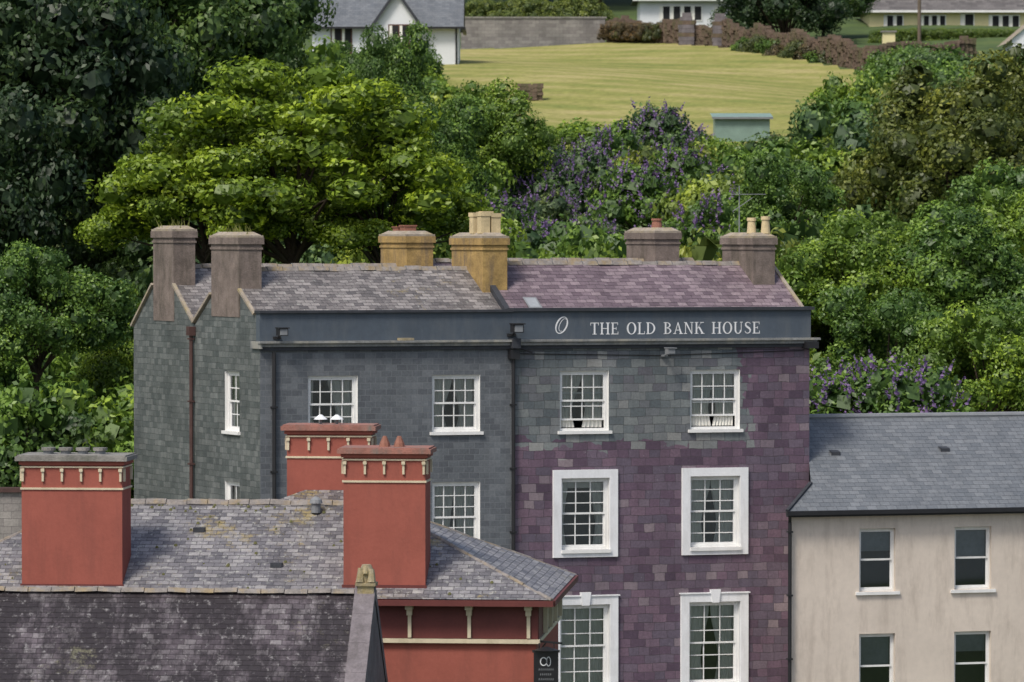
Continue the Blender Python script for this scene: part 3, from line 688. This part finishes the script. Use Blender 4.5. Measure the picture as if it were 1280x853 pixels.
rubble('rubble_stone_wall',[(.3,235),(1.6,235)],1.0,1.4,seed=5)
for x,y in ((11.3,281.0),(13.4,278.7)):
    mb=MB(); rg=random.Random(int(x)); z=hz(x,y)
    for k in range(9):
        hh=.5 if k<7 else .42-.12*(k-7); lo=z-.2+k*.26
        mb.box(x-hh+rg.uniform(-.04,.04),x+hh+rg.uniform(-.04,.04),y-.7,y-.1,lo,lo+.25,M['cope' if k%3 else 'rubble'])
    mb.build('stone_gate_pillar')
wh=empty('white_gabled_house',(-7,262,26)); mb=MB(); Wm=M['wrend']
mb.box(-12,-3.2,260,267,24,28.75,Wm)
mb.box(-8.3,-5.5,258.6,260.01,24,28.75,Wm,skip='b')
mb.face([(-8.3,258.6,28.75),(-5.5,258.6,28.75),(-6.9,258.6,30.6)],Wm)
mb.face([(-3.2,260,28.75),(-3.2,267,28.75),(-3.2,263.5,31.6)],Wm)
mb.build('walls',wh); mb=MB(); Rn=M['roofN']
mb.face([(-12.3,259.6,28.6),(-2.9,259.6,28.6),(-2.9,263.5,31.7),(-12.3,263.5,31.7)],Rn); mb.face([(-2.9,267.4,28.6),(-12.3,267.4,28.6),(-12.3,263.5,31.7),(-2.9,263.5,31.7)],Rn)
for sx_ in (-1,1): mb.face([(-6.9+sx_*1.6,258.3,28.5),(-6.9,258.3,30.75),(-6.9,263,30.75),(-6.9+sx_*1.6,260.2,28.5)],Rn)
mb.beam((-8.5,258.28,28.4),(-6.9,258.28,30.68),.06,.16,M['coping']); mb.beam((-5.3,258.28,28.4),(-6.9,258.28,30.68),.06,.16,M['coping'])
mb.build('roof',wh); mb=MB()
def farwin(mb,x0,x1,z0,z1,y,fm,n=2):
    mb.box(x0,x1,y-.05,y-.002,z0,z1,M[fm]); w=(x1-x0-.08*(n+1))/n
    for i in range(n):
        a=x0+.08+i*(w+.08); mb.box(a,a+w,y-.058,y-.051,z0+.08,z1-.08,M['dark']); mb.box(a,a+w*.3,y-.064,y-.059,z0+.08,z1-.08,M['curt'])
farwin(mb,-7.4,-6.1,26.9,28.7,258.6,'brownf'); farwin(mb,-10.9,-9.6,27.0,28.6,260,'brownf'); mb.tube((-3.35,259.9,24),(-3.35,259.9,28.7),.06,.06,M['iron'],6)
mb.box(-3.0,-2.8,259.5,267.4,28.45,28.6,M['iron']); mb.box(-12.3,-2.9,259.45,259.6,28.48,28.6,M['iron'])
mb.build('windows_and_gutters',wh)
def bungalow(name,x0,x1,y,z0,ze,wallm,roofm,wins,fm='white'):
    e=empty(name,((x0+x1)/2,y+4,z0)); mb=MB(); mb.box(x0,x1,y,y+8,z0-1.5,ze,M[wallm]); mb.build('walls',e)
    mb=MB(); mb.face([(x0-.5,y-.5,ze-.1),(x1+.5,y-.5,ze-.1),(x1-2,y+4,ze+2.6),(x0+2,y+4,ze+2.6)],M[roofm]); mb.face([(x1+.5,y-.5,ze-.1),(x1+.5,y+8.5,ze-.1),(x1-2,y+4,ze+2.6)],M[roofm])
    mb.face([(x0-.5,y+8.5,ze-.1),(x0-.5,y-.5,ze-.1),(x0+2,y+4,ze+2.6)],M[roofm]); mb.face([(x1+.5,y+8.5,ze-.1),(x0-.5,y+8.5,ze-.1),(x0+2,y+4,ze+2.6),(x1-2,y+4,ze+2.6)],M[roofm])
    mb.box(x0-.55,x1+.55,y-.6,y-.5,ze-.22,ze-.06,M['white']); mb.build('roof',e)
    mb=MB()
    for a,b,c,d,n in wins: farwin(mb,a,b,c,d,y,fm,n)
    mb.build('windows',e)
bungalow('white_bungalow',8.9,15.2,300,30.4,32.5,'wrend','brroof',[(10.2,13.2,30.9,32.0,4),(14.0,14.8,31.0,32.0,1)])
bungalow('pale_yellow_bungalow',25.2,46,305,30.0,31.95,'yrend','brroof',[(26.2,27.6,30.5,31.6,2),(28.8,30.6,30.5,31.6,3),(31.6,32.6,29.9,31.7,1),(33.6,35.8,30.4,31.6,3),(37,39,30.5,31.6,3)])
sh=MB(); z=21.35; sh.box(10.0,12.7,213,215,z-.9,z+.55,M['shed']); sh.face([(9.85,212.8,z+.6),(12.85,212.8,z+.6),(12.85,215.2,z+.85),(9.85,215.2,z+.85)],M['shed']); sh.box(9.85,12.85,212.78,212.84,z+.5,z+.6,M['lead']); sh.build('garden_shed')
mb=MB(); z=hz(27.5,290); mb.tube((27.3,290,z-1),(27.3,290,z+8),.13,.1,M['wood'],8); mb.beam((26.6,290,z+7.3),(28,290,z+7.3),.1,.1,M['wood']); mb.build('utility_pole')
mb=MB(); mb.box(31.9,37.4,276,281,27,28.6,M['wrend']); mb.face([(31.9,276,28.6),(37.4,276,28.6),(34.7,276,30.9)],M['wrend']); mb.face([(31.5,275.8,28.3),(34.7,275.8,31.0),(34.7,281.2,31.0),(31.5,281.2,28.3)],M['cap']); mb.face([(37.8,275.8,28.3),(34.7,275.8,31.0),(34.7,281.2,31.0),(37.8,281.2,28.3)],M['cap']); mb.build('gabled_garage')
mb=MB(); mb.box(24.0,24.8,280,280.6,27,29.2,M['yrend']); mb.box(23.9,24.9,279.9,280.7,29.2,29.32,M['greycap']); mb.build('rendered_gate_pier')

# ------------------------------------------------------------------ vegetation
def leafmesh(name,lob,nper,leaf,seed,trunk=None,fl=0,flat=.8,core=True,jit=.9):
    rng=np.random.default_rng(seed); V=[];Sh=[];MI=[]
    def emit(p,nrm,l,w,sh,mi):
        k=len(p); r=rng.normal(size=(k,3)); t=np.cross(nrm,r); t/=np.linalg.norm(t,axis=1)[:,None]+1e-9; b=np.cross(nrm,t)
        l=l[:,None];w=w[:,None]
        q=np.stack([p-t*l,p-b*w+nrm*w*.3,p+t*l,p+b*w+nrm*w*.3],1); V.append(q.reshape(-1,3)); Sh.append(sh); MI.append(np.full(k,mi))
    for (c,r) in lob:
        n=int(nper*r*r); d=rng.normal(size=(n,3)); d[:,2]+=.25; d/=np.linalg.norm(d,axis=1)[:,None]
        nc=max(6,int(11*r*r)); cd=rng.normal(size=(nc,3)); cd/=np.linalg.norm(cd,axis=1)[:,None]
        idx=rng.integers(0,nc,n); mixd=cd[idx]+d*.5; mixd/=np.linalg.norm(mixd,axis=1)[:,None]
        dd=np.where(rng.random((n,1))<.7,mixd,d)
        rad=r*(.68+.38*rng.random((n,1))**.7+ .22*(rng.random(nc)[idx])[:,None])
        p=np.array(c)+dd*rad*np.array([1,1,flat])
        nr=dd+rng.normal(size=(n,3))*jit*.6; nr/=np.linalg.norm(nr,axis=1)[:,None]
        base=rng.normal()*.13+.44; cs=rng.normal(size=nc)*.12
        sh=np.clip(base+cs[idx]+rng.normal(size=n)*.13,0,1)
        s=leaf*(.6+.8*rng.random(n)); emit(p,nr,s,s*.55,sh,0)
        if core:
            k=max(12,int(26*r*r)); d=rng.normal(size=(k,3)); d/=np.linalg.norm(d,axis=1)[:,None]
            s=np.full(k,.3); emit(np.array(c)+d*r*.58*np.array([1,1,flat]),d,s,s*.9,np.full(k,.1),0)  # core leaves coloured dark, standing in for shade inside the crown
        if fl:
            k=int(fl*r*r)
            for _ in range(k):
                d=rng.normal(size=3); d[2]=abs(d[2])*.8+.15; d/=np.linalg.norm(d); st=np.array(c)+d*r*1.02*np.array([1,1,flat])
                up=d*.7+np.array([0,0,.4]); up/=np.linalg.norm(up); mN=9
                f=np.linspace(0,1,mN)[:,None]; p=st+up*f*.42+rng.normal(size=(mN,3))*.025
                s=(.085*(1-f[:,0]*.7)); nr=rng.normal(size=(mN,3)); nr/=np.linalg.norm(nr,axis=1)[:,None]
                emit(p,nr,s,s*.9,np.full(mN,.2+.6*rng.random()),2)
    V=np.concatenate(V);Sh=np.concatenate(Sh);MI=np.concatenate(MI); nf=len(Sh)
    tv=[];tf=[]
    def tube(p0,p1,r0,r1,n=7):
        a=Vector(p0);b=Vector(p1);d=(b-a).normalized();x=d.cross(Vector((.3,1,.1))).normalized();y=d.cross(x);k=len(tv)
        for c_,r_ in ((a,r0),(b,r1)):
            for i in range(n): t=2*math.pi*i/n; tv.append(tuple(c_+(x*math.cos(t)+y*math.sin(t))*r_))
        for i in range(n): j=(i+1)%n; tf.append((k+i,k+j,k+n+j,k+n+i))
    if trunk:
        hc,tr=trunk; rr=random.Random(seed); pts=[(0,0,-8),(.1,0,0),(rr.uniform(-.3,.3),rr.uniform(-.2,.2),hc*.45),(rr.uniform(-.5,.5),0,hc*.8)]
        for i in range(3): tube(pts[i],pts[i+1],tr*(1-.22*i),tr*(1-.22*(i+1)))
        for (c,r) in lob[::2]:
            s=Vector(pts[2]).lerp(Vector(pts[3]),rr.random()); m_=s.lerp(Vector(c),.5)+Vector((0,0,.25)); tube(s,m_,tr*.32,tr*.2,5); tube(m_,c,tr*.2,tr*.06,5)
    me=D.meshes.new(name); nv=len(V)
    allv=np.concatenate([V,np.array(tv)]) if tv else V
    ft=np.array(tf,dtype=np.int32).reshape(-1)+nv if tf else np.zeros(0,dtype=np.int32)
    li=np.concatenate([np.arange(nv,dtype=np.int32),ft.astype(np.int32)]); nq=nf+len(tf)
    me.vertices.add(len(allv)); me.vertices.foreach_set('co',allv.astype(np.float32).ravel())
    me.loops.add(len(li)); me.loops.foreach_set('vertex_index',li)
    me.polygons.add(nq); me.polygons.foreach_set('loop_start',np.arange(0,nq*4,4,dtype=np.int32))
    mi=np.concatenate([MI,np.ones(len(tf))]).astype(np.int32)
    for x_ in ('leaf','bark','flower'): me.materials.append(M[x_])
    me.polygons.foreach_set('material_index',mi)
    at=me.attributes.new('shade','FLOAT','FACE'); at.data.foreach_set('value',np.concatenate([Sh,np.full(len(tf),.5)]).astype(np.float32))
    me.update(calc_edges=True); return me
def lobes(seed,R,RZ,n,lr,zc,low=-.45,shell=.55):
    rng=random.Random(seed); out=[]
    tries=0
    while len(out)<n and tries<5000:
        tries+=1
        d=Vector((rng.gauss(0,1),rng.gauss(0,1),rng.gauss(0,1))).normalized()
        if d.z<low: continue
        s=shell+(1-shell)*rng.random()**.6
        s*=1+.16*math.sin(3*math.atan2(d.y,d.x)+seed)+.12*math.sin(5*d.z+seed)
        c=(d.x*R*s,d.y*R*s,zc+d.z*RZ*s); r=lr*rng.uniform(.6,1.25)
        if all((Vector(c)-Vector(o[0])).length>.55*(r+o[1])*.75 for o in out): out.append((c,r))
    return out
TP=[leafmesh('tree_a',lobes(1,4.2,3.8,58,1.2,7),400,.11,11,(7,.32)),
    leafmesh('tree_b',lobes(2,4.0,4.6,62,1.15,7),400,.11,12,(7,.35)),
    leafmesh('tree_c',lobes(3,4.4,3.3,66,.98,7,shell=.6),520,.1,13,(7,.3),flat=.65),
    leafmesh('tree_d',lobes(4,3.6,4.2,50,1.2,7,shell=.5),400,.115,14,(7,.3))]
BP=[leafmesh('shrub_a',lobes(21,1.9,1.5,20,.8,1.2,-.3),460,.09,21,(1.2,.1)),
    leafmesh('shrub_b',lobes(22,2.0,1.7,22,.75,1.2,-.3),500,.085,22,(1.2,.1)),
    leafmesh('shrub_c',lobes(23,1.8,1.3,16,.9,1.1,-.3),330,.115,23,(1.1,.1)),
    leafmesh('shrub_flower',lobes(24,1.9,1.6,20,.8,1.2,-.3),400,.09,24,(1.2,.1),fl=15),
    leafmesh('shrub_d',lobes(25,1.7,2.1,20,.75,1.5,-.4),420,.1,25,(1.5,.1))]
DK=(.042,.08,.026); DM=(.075,.138,.03); MD=(.115,.21,.038); BR=(.18,.285,.036); YG=(.2,.295,.022); OL=(.12,.15,.028); BL=(.1,.175,.055)
def place(me,name,x,y,z,s,sz,col,rot,parent=None):
    o=D.objects.new(name,me); COL.objects.link(o); o.location=(x,y,z); o.scale=(s,s,sz); o.rotation_euler=(0,0,rot)
    o.color=tuple(col)+(1,)
    if parent: o.parent=parent
    return o
R_=random.Random(5)
def tree(name,k,X,Y,zc,r,rz,col):
    s=r/4.9; sz=rz/5.0
    place(TP[k],name,X,Y,zc-7*sz,s,sz,col,R_.uniform(0,6.28))
for a in [('dark_broadleaf_tree',1,-18.5,158,21.5,6,7,DK),('dark_broadleaf_tree',0,-14.8,170,23.8,5.6,6.5,DM),('dark_broadleaf_tree',3,-19.5,152,16,4.5,5.5,DK),
 ('dark_broadleaf_tree',1,-15.3,163,18.4,4.6,5.5,DK),('dark_broadleaf_tree',0,-14.0,192,26,5.2,6,DM),('dark_broadleaf_tree',3,-12.2,203,25.8,3.6,5.2,DM),('dark_broadleaf_tree',1,-21,185,27,6,7,DK),
 ('dark_broadleaf_tree',1,-12.8,158,15.6,3.6,4,DM),('broadleaf_tree',1,-9,168,17.8,4.6,4.2,DM),
 ('spreading_yellow_green_tree',2,-7.5,146,18.0,5.6,4.3,YG),('spreading_yellow_green_tree',2,-10.3,145,17.2,3.4,3.0,YG),('spreading_yellow_green_tree',2,-4.4,147,17.0,3.3,3.0,YG),
 ('ivy_covered_tree',3,-5.6,202,22.4,2.3,3.6,MD),('broadleaf_tree',0,-1.3,190,20.4,2.9,3.0,BR),('broadleaf_tree',3,-3.3,176,18.6,2.9,3.2,MD),('broadleaf_tree',0,-8.9,215,23.6,2.4,2.6,MD),
 ('broadleaf_tree',0,-15.2,138,13.6,2.7,2.8,MD),('broadleaf_tree',3,-12.6,142,12.0,2.2,2.6,BR),('broadleaf_tree',3,-17.4,137,10.5,2.4,2.6,MD),('broadleaf_tree',0,-14.4,134,9.2,2.6,2.4,MD),
 ('olive_green_tree',1,18.5,178,18.6,4.7,4.6,OL),('olive_green_tree',0,22.3,184,20.6,3.6,4.4,OL),('broadleaf_tree',0,20.0,168,16.0,3.6,3.6,MD),
 ('ash_tree',3,10.4,166,16.4,2.6,2.9,MD),('broadleaf_tree',0,12.2,152,14.4,3.3,3.1,BR),('broadleaf_tree',1,15.7,151,13.8,3.6,3.2,MD),
 ('broadleaf_tree',3,12.2,141,12.0,2.6,2.5,MD),('broadleaf_tree',0,15.4,139,11.6,2.8,2.8,BR),('broadleaf_tree',0,18.6,160,15.0,3.6,3.6,BR),
 ('dark_broadleaf_tree',1,18.4,291,31.6,4.2,4.2,DK),('dark_broadleaf_tree',0,21.3,296,32.2,3.0,3.0,DM)]:
    tree(*a)
budp=[(-.6,176),(1.5,181),(3.4,174),(5.4,183),(3.0,192),(7.4,190),(.4,168),(6.8,201),(8.6,176),(4.6,197),(1.6,190)]
for x,y in budp:
    sc=R_.uniform(.85,1.1); place(BP[3],'buddleia_bush',x,y,hz(x,y)+1.0,sc,sc*1.05,R_.choice([BL,MD,(.13,.19,.07)]),R_.uniform(0,6.28))
for x,y,z in ((10.1,133.5,8.4),(11.9,133,8.7),(11.0,135,8.7)): place(BP[3],'buddleia_bush',x,y,z,1.05,1.1,MD,R_.uniform(0,6.28))
hill=empty('hillside_shrubs',(0,170,12))
def shr(x,y,z,s,sz,c,k=None,par=hill):
    o=place(BP[R_.choice([0,1,2,4]) if k is None else k],'shrub_clump',x,y,z,s,sz,c,R_.uniform(0,6.28),par)
    if par: o.location=Vector((x,y,z))-Vector(par.location)
y=134.0
while y<211:
    hw=.128*y+3.5; x=-hw
    while x<hw:
        xx=x+R_.uniform(-.9,.9); yy=y+R_.uniform(-1.8,1.8)
        s=R_.uniform(.75,1.45)*(1.15 if y<160 else 1.0); sz=s*R_.uniform(.85,1.25)
        cc=R_.choice([MD,MD,BR,BR,BL,DM,(.15,.24,.035),(.13,.22,.075),(.2,.25,.05),(.23,.31,.05)])
        zz=hz(xx,yy)+R_.uniform(-.3,.6)
        if -3<xx<.078*yy and yy>165:
            yl=R_.uniform(168,180) if (9<xx<13.5 and yy>185) else R_.uniform(132,174)
            lim=16.3+(290-yl)*yy/5400
            if xx<1: lim+=.8
            if zz+3.3*sz>lim:
                sz=max(.35,(lim-zz)/3.3); s=min(s,sz*1.7)
                if (lim-zz)<.35*3.3: zz=lim-.35*3.3
        skip=(yy<140 and -12<xx<8.2) or (yy<136 and 8<xx<13.5) or any(abs(xx-bx)<1.9 and -7<yy-by<1.5 for bx,by in budp)
        if not skip: shr(xx,yy,zz,s,sz,cc)
        x+=2.75
    y+=4.7
for i in range(16):
    x=-17.5+i*.45+R_.uniform(-.3,.3); shr(x,132+R_.uniform(0,3),5.2+R_.uniform(-1,2.6),1.1,1.2,R_.choice([MD,BR,BL,DM]))
fh=empty('field_boundary_shrubs',(12,260,27))
for i in range(26):
    f=i/25; x=9+f*13+R_.uniform(-.4,.4); yy=284-f*27
    if 9.5<x<14.5: continue
    shr(x,yy+1.2,hz(x,yy)+R_.uniform(-.7,-.1),R_.uniform(.35,.6),R_.uniform(.3,.5),R_.choice([(.12,.1,.05),MD,(.1,.13,.04),(.14,.12,.05)]),None,fh)
for i in range(10):
    x=6.4+i*.32; yy=286.9-i*.35; shr(x,yy-.3,hz(x,yy)+.1,.35,.4,R_.choice([(.17,.12,.06),(.14,.11,.05),(.1,.12,.04)]),1,fh)
for i in range(14):
    x=22+i*.9; yy=252+R_.uniform(-4,4); shr(x,yy,hz(x,yy)-1.6,R_.uniform(.8,1.2),R_.uniform(.7,1.0),R_.choice([MD,DM,BL]),None,fh)
for i in range(12):
    x=22+R_.uniform(-1,2); yy=212+i*3.4; shr(x,yy,hz(x,yy)-.6,R_.uniform(.9,1.2),R_.uniform(.8,1.1),R_.choice([MD,DM,BL]),None,fh)
for i in range(16):
    x=-8.0+R_.uniform(-1.5,1.2)+i*.12; yy=212+i*2.7; shr(x,yy,hz(x,yy)-.6,R_.uniform(.8,1.2),R_.uniform(.7,1.0),R_.choice([MD,BR,BL]),None,fh)
gh=empty('garden_hedge',(29,291,29))
for i in range(20): shr(24.8+i*.45,291,hz(29,291)-.7,.42,.42,(.13,.2,.03),1,gh)
gs=empty('garden_shrubs',(0,292,30))
for i in range(9): shr(-2.8+i*1.05,292,30.0+R_.uniform(-.15,.15),.6,.62,(.16,.21,.045),None,gs)
tl=empty('distant_tree_line',(0,330,34))
for i in range(26):
    x=-48+i*4.2; yy=322+R_.uniform(-5,8); s=R_.uniform(1,1.5); o=place(TP[i%4],'tree_clump',x,yy-330,hz(x,yy)-2-34,s,s,R_.choice([DK,DM,MD]),R_.uniform(0,6.28),tl)

# ------------------------------------------------------------------ light, world, camera
w=D.worlds.new('World'); S.world=w; w.use_nodes=True; nt=w.node_tree
sk=nt.nodes.new('ShaderNodeTexSky'); sk.sky_type='NISHITA'; sk.sun_disc=False
EL=math.radians(54); AZ=math.atan2(-.45,-.6)
sk.sun_elevation=EL; sk.sun_rotation=AZ; sk.dust_density=3.5; sk.air_density=1.0
bg=nt.nodes['Background']; bg.inputs[1].default_value=.15; nt.links.new(sk.outputs[0],bg.inputs[0])
sd=D.lights.new('sun','SUN'); sd.energy=2.7; sd.angle=math.radians(14); sd.color=(1,.95,.87)
so=D.objects.new('sun',sd); COL.objects.link(so)
dv=Vector((math.sin(AZ)*math.cos(EL),math.cos(AZ)*math.cos(EL),math.sin(EL))); so.rotation_euler=dv.to_track_quat('Z','Y').to_euler(); so.location=(0,60,60)
cd=D.cameras.new('camera'); co=D.objects.new('camera',cd); COL.objects.link(co); S.camera=co
co.location=(0,0,16.3); co.rotation_euler=(math.radians(90-1.448),0,0); cd.lens=151.875; cd.sensor_width=36; cd.clip_end=5000; cd.clip_start=1
cd.dof.use_dof=True; cd.dof.focus_distance=108; cd.dof.aperture_fstop=2.4
S.view_settings.view_transform='Standard'; S.view_settings.look='None'; S.view_settings.exposure=0
